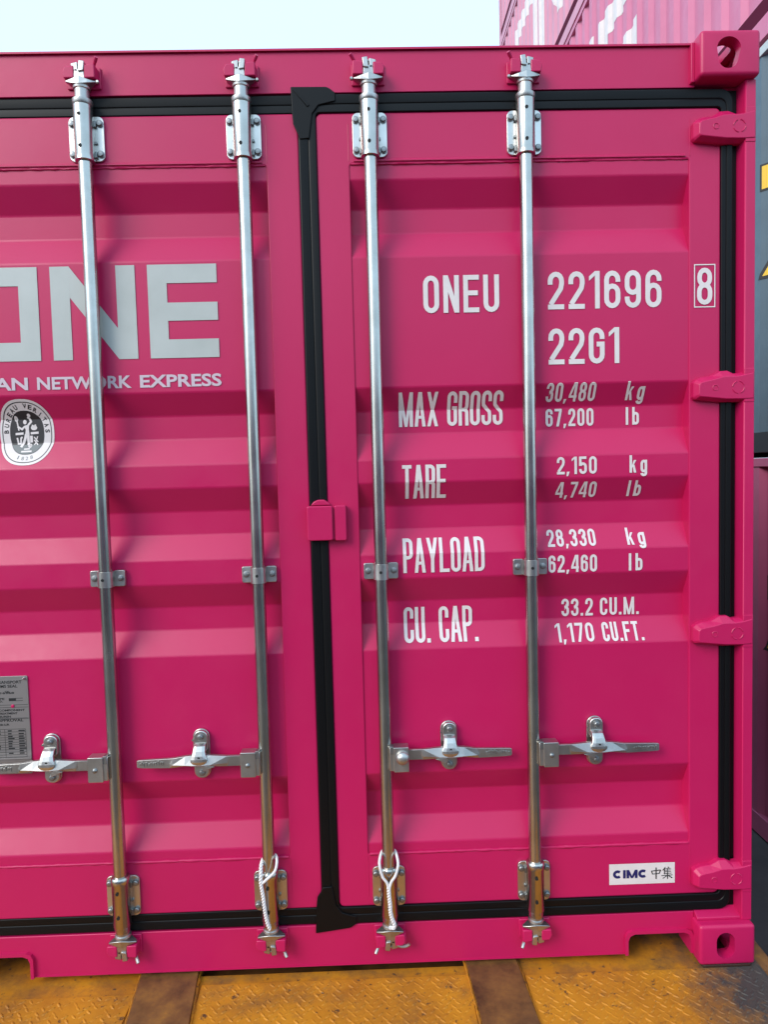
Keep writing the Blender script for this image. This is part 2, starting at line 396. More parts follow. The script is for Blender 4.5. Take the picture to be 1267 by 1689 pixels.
# --- doors
GROOVES = [(2.239, 2.171, 2.105, 2.030), (1.674, 1.612, 1.546, 1.473), (1.409, 1.341, 1.274, 1.207), (1.138, 1.067, 1.001, .934), (.575, .508, .434, .369)]
GD, YP = .037, .0535
PX0, PX1, PZ0, PZ1 = .113, 1.049, .338, 2.281
def ypanel(z):
    for a, b, c, d in GROOVES:
        if d <= z <= a:
            if z >= b: return YP + GD*(a-z)/(a-b)
            if z >= c: return YP + GD
            return YP + GD*(z-d)/(c-d)
    return YP
def wob(x, z): return .0011*math.sin(x*7+z*5)*math.sin(3.1*z+(1 if x > 0 else -1))
def ysurf(x, z):
    return ypanel(z) + wob(x, z) if (PX0 <= abs(x) <= PX1 and PZ0 <= z <= PZ1) else YD
BREAKS = [z for gr in GROOVES for z in gr]

def door(sx):
    ox0, ox1, oz0, oz1 = sorted((sx*.024, sx*1.137)) + [.185, 2.415]
    ix0, ix1 = sorted((sx*PX0, sx*PX1))
    def lp(x0, x1, z0, z1, r, y): return [(a, y, b) for a, b in rrect(x0, x1, z0, z1, r)]
    mb = MB()
    mb.ring([lp(ix0, ix1, PZ0, PZ1, .010, .12), lp(ix0, ix1, PZ0, PZ1, .010, YD+.003), lp(ix0-.001, ix1+.001, PZ0-.001, PZ1+.001, .011, YD+.0008), lp(ix0-.003, ix1+.003, PZ0-.003, PZ1+.003, .012, YD),
             lp(ox0+.004, ox1-.004, oz0+.004, oz1-.004, .014, YD), lp(ox0+.0012, ox1-.0012, oz0+.0012, oz1-.0012, .016, YD+.0012), lp(ox0, ox1, oz0, oz1, .017, YD+.004), lp(ox0, ox1, oz0, oz1, .017, .12)])
    d = part(mb, 'door', smooth=15)
    # corrugated panel
    prof = [PZ1+.004] + [z for z in BREAKS] + [PZ0-.004]
    zs = []
    for z in prof:
        zs.append(z)
    rad = .0035; pts = []
    for i, z in enumerate(zs):       # ease each fold with a small bend
        if i in (0, len(zs)-1): pts.append((z, ypanel(z))); continue
        pts.append((z+rad, ypanel(z+rad))); pts.append((z, ypanel(z)*.5 + .25*(ypanel(z+rad)+ypanel(z-rad)))); pts.append((z-rad, ypanel(z-rad)))
    mb = MB(); n = len(pts); nx = 14
    xs = [ix0-.003 + (ix1-ix0+.006)*k/nx for k in range(nx+1)]
    vs = []
    for k, x in enumerate(xs):
        for z, y in pts: vs.append((x, y + wob(x, z), z))
    mb.add(vs, [(k*n+i, k*n+i+1, (k+1)*n+i+1, (k+1)*n+i) for k in range(nx) for i in range(n-1)])
    cp = part(mb, 'corrugated_panel', parent=d, smooth=60)
    for pgn in cp.data.polygons:
        zz = [cp.data.vertices[i].co.z for i in pgn.vertices]; pgn.use_smooth = max(zz)-min(zz) < .012
    # weld seams where the panel meets the frame
    def seam(pts, r): part(MB().tube(pts, [r*random.uniform(.75, 1.2) for _ in pts], 6), 'weld_seam', parent=d, smooth=60)
    def line(a, b, y, n=70, j=.0006): return [(a[0]+(b[0]-a[0])*k/n+random.uniform(-j, j), y+random.uniform(-j, j)*.5, a[1]+(b[1]-a[1])*k/n+random.uniform(-j, j)) for k in range(n+1)]
    seam(line((ix0+.004, PZ1-.001), (ix1-.004, PZ1-.001), YD+.0025), .0032)
    seam(line((ix0+.004, PZ0+.001), (ix1-.004, PZ0+.001), YD+.0020), .0046)
    part(MB().prism([(YD-.0035, PZ1+.008), (YD+.001, PZ1+.012), (YD+.001, PZ1+.004), (YD-.0035, PZ1+.0045)], 'x', ix0+.012, ix1-.012), 'drip_ledge', parent=d)
    # vertical joint lines where the frame tubes meet the rails
    for xx in (ix0-.002, ix1+.002):
        for za, zb in ((oz1-.03, PZ1+.006), (PZ0-.006, oz0+.03)):
            part(MB().tube(line((xx, za), (xx, zb), YD+.0006, 14, .0003), .0016, 6), 'weld_seam', parent=d)
    # rubber gasket, ribbed
    sh = 0.0 if sx > 0 else .0035
    gp = [(-.003, .060), (0.0, .0462), (.0015, .0452), (.017, .0446), (.0195, .0452), (.021, .0462), (.0225, .0446), (.0245, .0440), (.044, .0432), (.0460, .0442), (.0468, .0475), (.0475, .060)]
    mb = MB(); kr, kl = (.64, 1) if sx > 0 else (1, .64)
    mb.ring([lp(ox0-o*kl, ox1+o*kr, oz0-o, oz1+o, .012+o*.45, y+sh) for o, y in gp])
    part(MB().box(*sorted((sx*1.135, sx*1.1838)), .0575, .0615, .138, 2.463), 'gap_shade_strip', m_rubber, parent=d)  # black strip paints in the shade of the gap beside the post
    part(mb, 'gasket', m_rubber, parent=d, smooth=25)
    if sx > 0:
        top = [(-.040, 2.4805), (.056, 2.4795), (.064, 2.476), (.080, 2.464), (.080, 2.442), (.034, 2.432), (.016, 2.41), (.006, 2.345), (-.020, 2.343), (-.024, 2.356), (-.036, 2.384), (-.038, 2.41)]
        bot = [(-.045, .114), (.052, .126), (.060, .129), (.074, .139), (.074, .160), (.034, .172), (.016, .195), (.006, .252), (-.021, .250), (-.026, .238), (-.037, .222), (-.040, .20)]
        for pl in (top, bot):
            part(MB().prism(pl, 'y', .0405, .047), 'gasket_flap', m_rubber, bevel=.002, parent=d)
        part(MB().prism([(-.036, 2.474), (-.028, 2.470), (.010, 2.432), (.004, 2.426)], 'y', .0385, .042), 'gasket_fold', m_rubber, bevel=.0015, parent=d)
    # hinges
    for zc in (2.353, 1.652, .963, .247):
        o0 = [(1.054, .014), (1.062, .022), (1.078, .028), (1.105, .031), (1.128, .044), (1.150, .045), (1.166, .037), (1.184, .038), (1.2190, .043), (1.2190, -.039), (1.186, -.0415), (1.138, -.042), (1.058, -.033), (1.053, -.026)]
        i0 = [(1.064, .006), (1.070, .012), (1.083, .015), (1.106, .019), (1.130, .026), (1.150, .027), (1.166, .0265), (1.184, .029), (1.2155, .036), (1.2155, -.034), (1.186, -.035), (1.138, -.034), (1.066, -.026), (1.063, -.021)]
        mb = MB()
        mb.loft([[(sx*a, YD+.004, zc+b) for a, b in o0], [(sx*a, .036, zc+b) for a, b in o0], [(sx*a, .0185, zc+b) for a, b in i0]])
        h = part(mb, 'hinge', parent=d, bevel=.0018)
        # pressed ring marks
    return d
doors = {s: door(s) for s in (1, -1)}
# hinge lugs on the corner posts and pressed marks on the hinges
for sx in (1, -1):
    for zc in (2.353, 1.652, .963, .247):
        lugp = part(MB().prism([(sx*1.19, .0205), (sx*1.217, .0205), (sx*1.2187, .0222), (sx*1.2187, .06), (sx*1.19, .06)], 'z', zc-.044, zc+.048), 'hinge_lug', bevel=.002)
        mb = MB()
        for a0 in (20, 110, 200, 290):
            pts = [(sx*x, .0183, z) for x, z in circ(1.172, zc-.003, .0165, .0165, 7, a0, a0+62)]
            mb.tube(pts, .0017, 6)
        part(mb, 'pressed_ring', parent=lugp)
        part(MB().tube([(sx*x, .0183, z) for x, z in circ(1.108, zc-.003, .0075, .0075, 12, 0, 330)], .0013, 5), 'pressed_mark', parent=lugp)

# centre latch block joining the two doors
lt = part(MB().prism(rrect(-.031, .040, 1.254, 1.350, .006), 'y', .022, .049), 'door_latch', bevel=.003)
part(MB().prism(rrect(.045, .078, 1.252, 1.3505, .005), 'y', .028, .0495), 'latch_plate', bevel=.003, parent=lt)
part(MB().prism([(-.020, 1.351), (-.012, 1.362), (0, 1.367), (.018, 1.367), (.030, 1.358), (.036, 1.351)], 'y', .026, .048), 'latch_boss', bevel=.003, parent=lt)
part(MB().box(.036, .048, .034, .0495, 1.256, 1.349), 'latch_web', parent=lt)

# --- locking rods
RY = .026
def bolt(x, y, z, parent, r=.0095, m=None):
    mb = MB().lathe([(r*1.25, 0), (r*1.25, -.002), (r, -.0025), (r, -.007), (r*.8, -.0085), (r*.2, -.0092)], (x, y, z), 'y', 10)
    return part(mb, 'bolt', m or m_bolt, parent=parent)
def guide(rx, zc, rod, up_):
    part(MB().prism(rrect(rx-.047, rx+.047, zc-.059, zc+.059, .015), 'y', .0425, .0495), 'guide_bracket', m_zinc, .0012, parent=rod)
    s = 1 if up_ else -1
    prof = [(.0225, -.068), (.0258, -.066), (.0258, -.055), (.0252, -.054), (.0252, .075), (.0225, .078)]
    if not up_: prof = [(.0205, -.092), (.0235, -.074), (.0250, -.072), (.0250, .050), (.0258, .051), (.0258, .066), (.0225, .070)]
    mb = MB().lathe(prof, (rx, RY, zc), 'z', 28)
    sl_ = part(mb, 'guide_sleeve', m_rod, parent=rod, smooth=40)
    part(MB().box(rx-.0235, rx+.0235, RY, .043, zc-.055, zc+.055), 'guide_saddle', m_zinc, .002, parent=rod)
    for dz in ((.047, -.034) if up_ else (.030, -.040)):
        part(MB().lathe([(.0046, -.0008), (.0046, .004)], (rx-.002, RY-.0252, zc+dz), 'y', 12), 'grease_hole', m_hole, parent=rod)
    for dx in (-.037, .037):
        for dz in (-.041, .039): bolt(rx+dx, .0425, zc+dz, rod, .0078)
    for dx in (-.0262, .0262):
        part(MB().lathe([(.0035, 0), (.0035, -.006)], (rx+dx, .043, zc-.012), 'y', 8), 'weld_nub', m_bolt, parent=rod)
    for dx in (-.0255, .0255):
        for dz in (-.044, .036): part(MB().box(rx+dx-.003, rx+dx+.003, .034, .043, zc+dz-.008, zc+dz+.008), 'saddle_lug', m_bolt, .001, parent=rod)
def cam_end(rx, sx, up_, rod):
    s = 1 if up_ else -1; zb = 2.445 if up_ else .148
    Z = lambda t: zb + s*t
    # neck and collars
    if up_: prof = [(.0238, -.016), (.0262, -.012), (.0262, -.003), (.019, .0), (.0185, .024), (.0215, .026), (.0225, .031), (.019, .035)]
    else: prof = [(.0185, -.02), (.0185, .0), (.0215, .002), (.0225, .007), (.018, .012)]
    pr = [(r, s*t) for r, t in prof]
    if s < 0: pr = pr[::-1]
    part(MB().lathe(pr, (rx, RY, zb), 'z', 24), 'cam_neck', m_cast, parent=rod)
    o = .030 if up_ else .009
    P = lambda pts: [(rx + sx*a, Z(o+b)) for a, b in pts]
    mb = MB()
    # winged flange: thick at the middle, pointed tips, bent forward
    mb.loft([[(rx+sx*a, y, Z(o+b)) for (a, b, y) in sec] for sec in (
        [(-.038, .011, .014), (-.038, .015, .014), (-.038, .015, .022), (-.038, .011, .022)],
        [(-.022, .004, .006), (-.020, .017, .008), (-.020, .017, .036), (-.022, .004, .036)],
        [(0, .0, .002), (0, .022, .005), (0, .022, .040), (0, .0, .040)],
        [(.022, .004, .006), (.020, .016, .008), (.020, .016, .036), (.022, .004, .036)],
        [(.040, .010, .016), (.040, .014, .016), (.040, .014, .024), (.040, .010, .024)])])
    # stem and forked head
    mb.prism(P([(-.016, .016), (.015, .016), (.012, .042), (-.012, .042)]), 'y', .010, .036)
    mb.prism(P([(-.001, .034), (.013, .036), (.016, .060), (.002, .062)]), 'y', .006, .036)
    mb.prism(P([(-.013, .036), (-.003, .034), (-.003, .060), (-.020, .056), (-.020, .049), (-.014, .048)]), 'y', .010, .036)
    mb.prism(P([(-.020, .052), (.014, .057), (.014, .061), (-.022, .057)]), 'y', .016, .036)
    part(mb, 'cam_head', m_cast, .0016, parent=rod)
    # painted keeper on the beam
    k = MB()
    k.prism(P([(-.040, .018), (-.013, .018), (-.013, .050), (-.036, .048), (-.043, .034)]), 'y', .008, .0455)
    k.prism(P([(.014, .018), (.042, .018), (.041, .054), (.014, .051)]), 'y', .008, .0455)
    k.prism(P([(.019, .052), (.036, .053), (.033, .060), (.021, .060)]), 'y', .024, .0455)
    k.prism(P([(-.044, .006), (.046, .006), (.046, .062), (-.044, .060)]), 'y', .0405, .0458)
    kp = part(k, 'cam_keeper', m_pink, .0025)
    # pin sticking out of the keeper
    a = Vector((rx+sx*.030, .030, Z(o+.052))); b = Vector((rx+sx*(.047 if up_ else .044), .012, Z(o+.072)))
    part(MB().tube([a, a.lerp(b, .5), a.lerp(b, .75), b], [.0042, .0042, .0052, .0046], 10), 'keeper_pin', m_cast if not up_ else m_pink, parent=kp)
    if up_: part(MB().lathe([(.0045, 0), (.0045, -.006), (.003, -.008)], (rx+sx*.045, .022, Z(o+.012)), 'y', 10), 'stop_pin', m_cast, parent=kp)
    else:
        if rx > 0 and abs(rx) < .3:    # rounded keeper lobe and loose ring at the roped rod
            part(MB().lathe([(.012, -.02), (.019, -.016), (.021, -.004), (.019, .008), (.012, .012)], (rx+.034, .028, Z(o+.036)), 'x', 14), 'keeper_lobe', m_pink, parent=kp)
            part(MB().tube([(rx+x, .012, z) for x, z in circ(.036, Z(o+.044), .018, .009, 9, 190, 350)], .0045, 8), 'keeper_ring', m_cast, parent=kp)
def handle(rx, s, rod, dome):
    """s=+1 grip to the right of the rod"""
    zc = .640
    X = lambda t: rx + s*t
    # bracket wrapped from the rod
    hb = part(MB().prism(rrect(*sorted((X(.022), X(.064))), zc-.038, zc+.032, .003), 'y', -.004, .0), 'handle_hub', m_zinc, .0012, parent=rod)
    part(MB().box(*sorted((X(.023), X(.0635))), -.001, .030, zc+.0275, zc+.0315), 'hub_top', m_zinc, parent=rod)
    part(MB().box(*sorted((X(.010), X(.026))), .0, .030, zc-.036, zc+.030), 'hub_weld', m_zinc, .002, parent=rod)
    part(MB().box(*sorted((X(.012), X(.0225))), -.001, .02, zc+.012, zc+.034), 'hub_ear', m_bolt, .001, parent=rod)
    if dome: part(MB().lathe([(.019, 0), (.0195, -.003), (.018, -.009), (.013, -.0145), (.006, -.017), (.001, -.0175)], (X(.046), -.004, zc+.004), 'y', 20), 'hub_rivet', m_cast, parent=rod, smooth=80)
    else: part(MB().lathe([(.0065, 0), (.0062, -.003), (.004, -.0048), (.001, -.005)], (X(.044), -.004, zc-.004), 'y', 14), 'hub_rivet', m_bolt, parent=rod, smooth=80)
    # handle bar: stations (t, zlo, zhi, ridge z, yfront, yridge, yback)
    st = [(.058, -.013, .016, .002, .012, .012, .022), (.100, -.013, .016, .000, .012, .012, .022), (.106, -.013, .016, -.004, .0115, .010, .022), (.150, -.011, .020, -.005, .010, .002, .022), (.172, -.010, .0215, -.005, .010, .000, .022),
          (.198, -.010, .0215, -.005, .010, .000, .022), (.222, -.009, .0195, -.004, .010, .002, .022), (.258, -.013, .014, -.005, .0115, .009, .022), (.266, -.0135, .0135, .000, .012, .0118, .022), (.340, -.0115, .0115, .000, .012, .012, .021), (.354, -.0105, .0105, .000, .0125, .0125, .020), (.358, -.0085, .0085, .000, .0135, .0135, .019)]
    HY = .006
    secs = [[(X(t), yf+HY, zc+hi), (X(t), yr+HY, zc+rz), (X(t), yf+HY, zc+lo), (X(t), yb+HY, zc+lo), (X(t), yb+HY, zc+hi)] for t, lo, hi, rz, yf, yr, yb in st]
    hn = part(MB().loft(secs), 'handle', m_cast, .0008, seg=1, parent=rod, smooth=18)
    part(MB().prism([(X(.140), zc-.012), (X(.172), zc-.026), (X(.176), zc-.008)], 'y', .014, .021), 'handle_heel', m_cast, .001, parent=rod)
    # cast-in raised marks on the grip
    mb = MB(); t = .284
    while t < .348:
        w = random.uniform(.0022, .0045); h = random.uniform(.006, .012); dz = random.uniform(-.002, .003)
        mb.box(*sorted((X(t), X(t+w))), .0152, .019, zc+dz-h/2, zc+dz+h/2); t += w + random.uniform(.0015, .004)
    part(mb, 'cast_marks', m_cast, parent=rod, smooth=0)
    # retainer plate, two bolts and turned catch
    tc = .182
    part(MB().prism(rrect(X(tc)-.0235, X(tc)+.0235, zc-.056, zc+.086, .023, 7), 'y', .046, .0528), 'handle_retainer', m_zinc, .0015, parent=rod)
    part(MB().prism(rrect(X(tc)-.0185, X(tc)+.0205, zc+.020, zc+.084, .018, 7), 'y', .034, .046), 'retainer_boss', m_zinc, .003, parent=rod)
    part(MB().prism(rrect(X(tc)-.021, X(tc)+.021, zc-.054, zc+.0, .019, 7), 'y', .038, .046), 'retainer_boss', m_zinc, .003, parent=rod)
    bolt(X(tc)+.001, .034, zc+.067, rod, .0078); bolt(X(tc)+.001, .038, zc-.037, rod, .0078)
    part(MB().lathe([(.003, 0), (.003, .006)], (X(tc)-.0225, .038, zc+.056), 'y', 8), 'retainer_nub', m_zinc, parent=rod)
    mb = MB()
    cx = X(tc)
    secs = [[(cx+a*wd, y, zc+dz) for a, y in ((-1, yf), (-.5, yf-.002), (.5, yf-.002), (1, yf), (1, yf+.008), (-1, yf+.008))] for wd, yf, dz in
            ((.0165, .032, .050), (.0165, .022, .045), (.0172, .012, .034), (.0195, .008, .022), (.0235, .006, .013), (.0230, .0055, .006), (.0170, .007, -.001), (.0080, .010, -.007))]
    mb.loft(secs)
    ct = part(mb, 'retainer_catch', m_zinc, .002, parent=rod)
    part(MB().lathe([(.004, -.0005), (.004, .003)], (cx+.001, .0052, zc+.0165), 'y', 10), 'catch_hole', m_hole, parent=rod)
for rx, s in ((-.5914, -1), (-.1704, -1), (.1704, 1), (.5914, 1)):
    rod = part(MB().lathe([(.0180, .13), (.0180, 2.46)], (rx, RY, 0), 'z', 32), 'locking_rod', m_rod, smooth=60)
    guide(rx, 2.352, rod, True); guide(rx, .247, rod, False)
    cam_end(rx, -s, True, rod); cam_end(rx, -s, False, rod)
    # mid clamp
    zc = 1.163
    strap = [(rx+(.0215)*math.cos(R_(a)), RY+.0215*math.sin(R_(a))) for a in range(180, 361, 15)]
    inn = [(rx+(.0180)*math.cos(R_(a)), RY+.0182*math.sin(R_(a))) for a in range(360, 179, -15)]
    ear = [(rx+.0215, .040), (rx+.047, .040), (rx+.047, .046), (rx+.018, .046)]
    earl = [(rx-.018, .046), (rx-.047, .046), (rx-.047, .040), (rx-.0215, .040)]
    cl = part(MB().prism(strap + ear + inn[0:1] + inn + earl, 'z', zc-.0215, zc+.0215), 'rod_clamp', m_zinc, parent=rod, smooth=35)
    for e in (-1, 1):
        part(MB().prism(rrect(*sorted((rx+e*.019, rx+e*.048)), zc-.0225, zc+.0225, .005), 'y', .0385, .0512), 'clamp_foot', m_zinc, .0012, parent=rod)
        bolt(rx+e*.036, .0385, zc+.001, rod, .0072)
    part(MB().lathe([(.0042, -.0008), (.0042, .004)], (rx-.001, RY-.0217, zc), 'y', 12), 'grease_hole', m_hole, parent=rod)
    handle(rx, s, rod, abs(rx-.1704) < .01)

# ------------------------------------------------------------------ painted lettering
def ribbon(pts, t, closed=False):
    n = len(pts); L = []; Rr = []
    for i in range(n):
        p = Vector(pts[i])
        a = Vector(pts[i-1]) if (closed or i > 0) else None
        b = Vector(pts[(i+1) % n]) if (closed or i < n-1) else None
        d1 = (p-a).normalized() if a is not None else None; d2 = (b-p).normalized() if b is not None else None
        if d1 is None: d1 = d2
        if d2 is None: d2 = d1
        n1 = Vector((-d1.y, d1.x)); n2 = Vector((-d2.y, d2.x)); m = (n1+n2)
        m = m.normalized() if m.length > 1e-6 else n1
        k = t/2/max(.35, m.dot(n1)); L.append(p+m*k); Rr.append(p-m*k)
    return [[L[i], Rr[i], Rr[(i+1) % n], L[(i+1) % n]] for i in range(n if closed else n-1)]
def arc(cx, cz, rx, rz, a0, a1, n=9): return [(cx+rx*math.cos(R_(a0+(a1-a0)*k/(n-1))), cz+rz*math.sin(R_(a0+(a1-a0)*k/(n-1)))) for k in range(n)]
WF = {'1': .66, 'M': 1.42, '.': .36, ',': .36, ' ': .62, 'l': .34, 'A': 1.12, 'X': 1.1, 'Y': 1.12, 'T': .98, '4': 1.08, 'k': 1.0, 'I': .35, 'c': 1.2}
def glyph(ch, w, h, t):
    """list of shapes, each a list of quads/polys in [0,w]x[0,h]; t stroke"""
    e = t/2; L, Rt, B, T = e, w-e, e, h-e; S = []
    rx = (Rt-L)/2; rz = min(rx*1.15, h*.2); cx = w/2
    rect = lambda x0, z0, x1, z1: S.append([[(x0, z0), (x1, z0), (x1, z1), (x0, z1)]])
    rib = lambda pts, closed=False: S.append(ribbon(pts, t, closed))
    poly = lambda *p: S.append([list(p)])
    dg = t*.98
    if ch in 'O0': rib(arc(cx, T-rz, rx, rz, 0, 180)+arc(cx, B+rz, rx, rz, 180, 360), True)
    elif ch == 'N': rect(0, 0, t, h); rect(w-t, 0, w, h); poly((0, h), (dg*1.05, h), (w, 0), (w-dg*1.05, 0))
    elif ch == 'E': rect(0, 0, t, h); rect(t, 0, w, t); rect(t, h-t, w, h); rect(t, h*.52-e, w*.92, h*.52+e)
    elif ch == 'F': rect(0, 0, t, h); rect(t, h-t, w, h); rect(t, h*.52-e, w*.9, h*.52+e)
    elif ch == 'L': rect(0, 0, t, h); rect(t, 0, w, t)
    elif ch in 'lI': rect(0, 0, t, h)
    elif ch == 'T': rect(0, h-t, w, h); rect(cx-e, 0, cx+e, h-t)
    elif ch == 'U': rib([(L, h)]+arc(cx, B+rz, rx, rz, 180, 360)+[(Rt, h)])
    elif ch == 'C': rib([(Rt, h*.66)]+arc(cx, T-rz, rx, rz, 0, 180)+arc(cx, B+rz, rx, rz, 180, 360)+[(Rt, h*.34)])
    elif ch == 'c': rib(arc(cx, h/2, rx, (T-B)/2, 48, 312, 18))
    elif ch == 'G': rib([(Rt, h*.68)]+arc(cx, T-rz, rx, rz, 0, 180)+arc(cx, B+rz, rx, rz, 180, 360)+[(Rt, h*.5)]); rect(cx, h*.5-e*.4, w, h*.5+t*.8)
    elif ch == 'D': rib([(t, T)]+arc(cx*.9, T-rz, Rt-cx*.9, rz, 90, 0)+arc(cx*.9, B+rz, Rt-cx*.9, rz, 0, -90)+[(t, B)]); rect(0, 0, t, h)
    elif ch == 'P': rib([(t, T)]+arc(cx, T-rz, rx, rz, 90, 0)+arc(cx, h*.45+rz, rx, rz, 0, -90)+[(t, h*.45)]); rect(0, 0, t, h)
    elif ch == 'R': rib([(t, T)]+arc(cx, T-rz, rx, rz, 90, 0)+arc(cx, h*.48+rz, rx, rz, 0, -90)+[(t, h*.48)]); rect(0, 0, t, h); rib([(cx, h*.48)]+arc(cx, h*.48-rz*.8, rx, rz*.8, 60, 0, 4)+[(Rt, 0)])
    elif ch == 'S': rib([(Rt, h*.70)]+arc(cx, T-rz, rx, rz, 0, 180)+[(L, h*.68), (L+.1*rx, h*.60), (Rt-.1*rx, h*.40), (Rt, h*.32)]+arc(cx, B+rz, rx, rz, 0, -180)+[(L, h*.30)])
    elif ch == 'A': poly((0, 0), (t, 0), (cx+e*.75, h), (cx-e*1.1, h)); poly((w-t, 0), (w, 0), (cx+e*1.1, h), (cx-e*.75, h)); rect(w*.24, h*.24, w*.76, h*.24+t*.85)
    elif ch == 'X': poly((0, 0), (dg, 0), (w, h), (w-dg, h)); poly((0, h), (dg, h), (w, 0), (w-dg, 0))
    elif ch == 'Y': poly((0, h), (dg, h), (cx+e, h*.40), (cx-e, h*.40)); poly((w, h), (w-dg, h), (cx-e, h*.40), (cx+e, h*.40)); rect(cx-e, 0, cx+e, h*.40)
    elif ch == 'M': rect(0, 0, t, h); rect(w-t, 0, w, h); poly((0, h), (dg, h), (cx+e*.8, 0), (cx-e*.8, 0)); poly((w-dg, h), (w, h), (cx+e*.8, 0), (cx-e*.8, 0))
    elif ch == '1': rect(w-t-.0, 0, w, h); poly((0, h*.74), (0, h*.74+t*.9), (w-t, h), (w-t, h-t*.9))
    elif ch == '2': rib([(L, h*.66)]+arc(cx, T-rz, rx, rz, 180, 0)+[(Rt, h*.68), (Rt*.93, h*.55), (L*1.15, t)]); rect(0, 0, w, t)
    elif ch == '3': rib([(L, h*.70)]+arc(cx, T-rz, rx, rz, 180, 0)+arc(cx, h*.53+rz, rx, rz, 0, -90, 5)+[(cx*.8, h*.53)]); rib([(cx, h*.53)]+arc(cx, h*.53-rz, rx, rz, 90, 0, 5)+arc(cx, B+rz, rx, rz, 0, -180)+[(L, h*.30)])
    elif ch == '4': rect(w*.62, 0, w*.62+t, h); rect(0, h*.20, w, h*.20+t*.9); poly((0, h*.20+t*.9), (t*.9, h*.20+t*.9), (w*.62+t*.4, h), (w*.62-t*.35, h))
    elif ch == '5': rect(t, h-t, w*.95, h); rect(0, h*.46, t, h); rib([(t*.6, h*.50), (cx*.8, h*.585)]+arc(cx, h*.59-rz, rx, rz, 90, 0, 5)+arc(cx, B+rz, rx, rz, 0, -180)+[(L, h*.28)])
    elif ch == '6': rib(arc(cx, h*.59-rz, rx, rz, 0, 180)+arc(cx, B+rz, rx, rz, 180, 360), True); rib([(L, h*.40), (L, T-rz)]+arc(cx, T-rz, rx, rz, 180, 0)[1:]+[(Rt, h*.70)])
    elif ch == '9': rib(arc(cx, T-rz, rx, rz, 0, 180)+arc(cx, h*.41+rz, rx, rz, 180, 360), True); rib([(Rt, h*.60), (Rt, B+rz)]+arc(cx, B+rz, rx, rz, 0, -180)[1:]+[(L, h*.30)])
    elif ch == '8': rib(arc(cx, T-rz, rx*.94, rz, 0, 180)+arc(cx, h*.53+rz, rx*.94, rz, 180, 360), True); rib(arc(cx, h*.53-rz, rx, rz, 0, 180)+arc(cx, B+rz, rx, rz, 180, 360), True)
    elif ch == '7': rect(0, h-t, w, h); poly((w*.2, 0), (w*.2+t*1.05, 0), (w, h-t), (w-t*1.05, h-t))
    elif ch == 'k': rect(0, 0, t, h); poly((t, h*.27), (t, h*.42), (w-dg, h*.72), (w, h*.72)); poly((w-dg, 0), (w, 0), (t*1.9, h*.47), (t*1.2, h*.38))
    elif ch == 'b': rect(0, 0, t, h); rib(arc(cx, h*.72-e-rz, rx, rz, 0, 180)+arc(cx, B+rz, rx, rz, 180, 360), True)
    elif ch == 'g': rib(arc(cx, h*.72-e-rz, rx, rz, 0, 180)+arc(cx, B+rz, rx, rz, 180, 360), True); rib([(Rt, h*.72), (Rt, -h*.22+e+rz*.8)]+arc(cx, -h*.22+e+rz*.8, rx, rz*.8, 0, -180)[1:])
    elif ch == '.': rect(0, 0, t*1.05, t*1.1)
    elif ch == ',': poly((-t*.15, -t*.75), (t*.45, -t*.75), (t*1.1, t), (0, t))
    return S
def shapes_to_object(name, shapes, m, parent, ymap, lift=.0017, step=.00011):
    """shapes in xz; split at the panel folds and laid on the surface"""
    bm = bmesh.new(); lay = bm.verts.layers.float.new('o')
    for i, sh in enumerate(shapes):
        for poly in sh:
            vs = []
            for p in poly:
                v = bm.verts.new((p[0], 0, p[1])); v[lay] = i*step; vs.append(v)
            try: bm.faces.new(vs)
            except ValueError: pass
    for zb in BREAKS:
        bmesh.ops.bisect_plane(bm, geom=bm.verts[:]+bm.edges[:]+bm.faces[:], plane_co=(0, 0, zb), plane_no=(0, 0, 1), dist=1e-6)
    for v in bm.verts: v.co.y = ymap(v.co.x, v.co.z) - lift - v[lay]
    bm.normal_update()
    for f in bm.faces:
        if f.normal.y > 0: f.normal_flip()
    me = bpy.data.meshes.new(name); bm.to_mesh(me); bm.free()
    return finish(name, me, m, parent, 0)
def stroke_text(s, x0, x1, z0, z1, t, parent, m=None, name='lettering', gap=None, ymap=ysurf):
    h = z1-z0; fs = [WF.get(c, 1) for c in s]
    if gap is None: gap = .15 if s[:3] in ('MAX', 'TAR', 'PAY', 'CU.') and h > .06 else .27
    w = (x1-x0)/(sum(fs)+gap*(len(s)-1)); shapes = []; x = x0; k = 0
    for c, f in zip(s, fs):
        for sh in glyph(c, w*f, h, min(t, w*f*.49) if f > .5 else t):
            shapes.append([[(p[0]+x, p[1]+z0) for p in poly] for poly in sh])
        x += w*f+w*gap
    # shapes of one glyph only need different lifts; cycle over four levels
    buckets = [[] for _ in range(4)]
    for i, sh in enumerate(shapes): buckets[i % 4] += sh
    return shapes_to_object(name, buckets, m or m_white, parent, ymap)
rd, ld = doors[1], doors[-1]
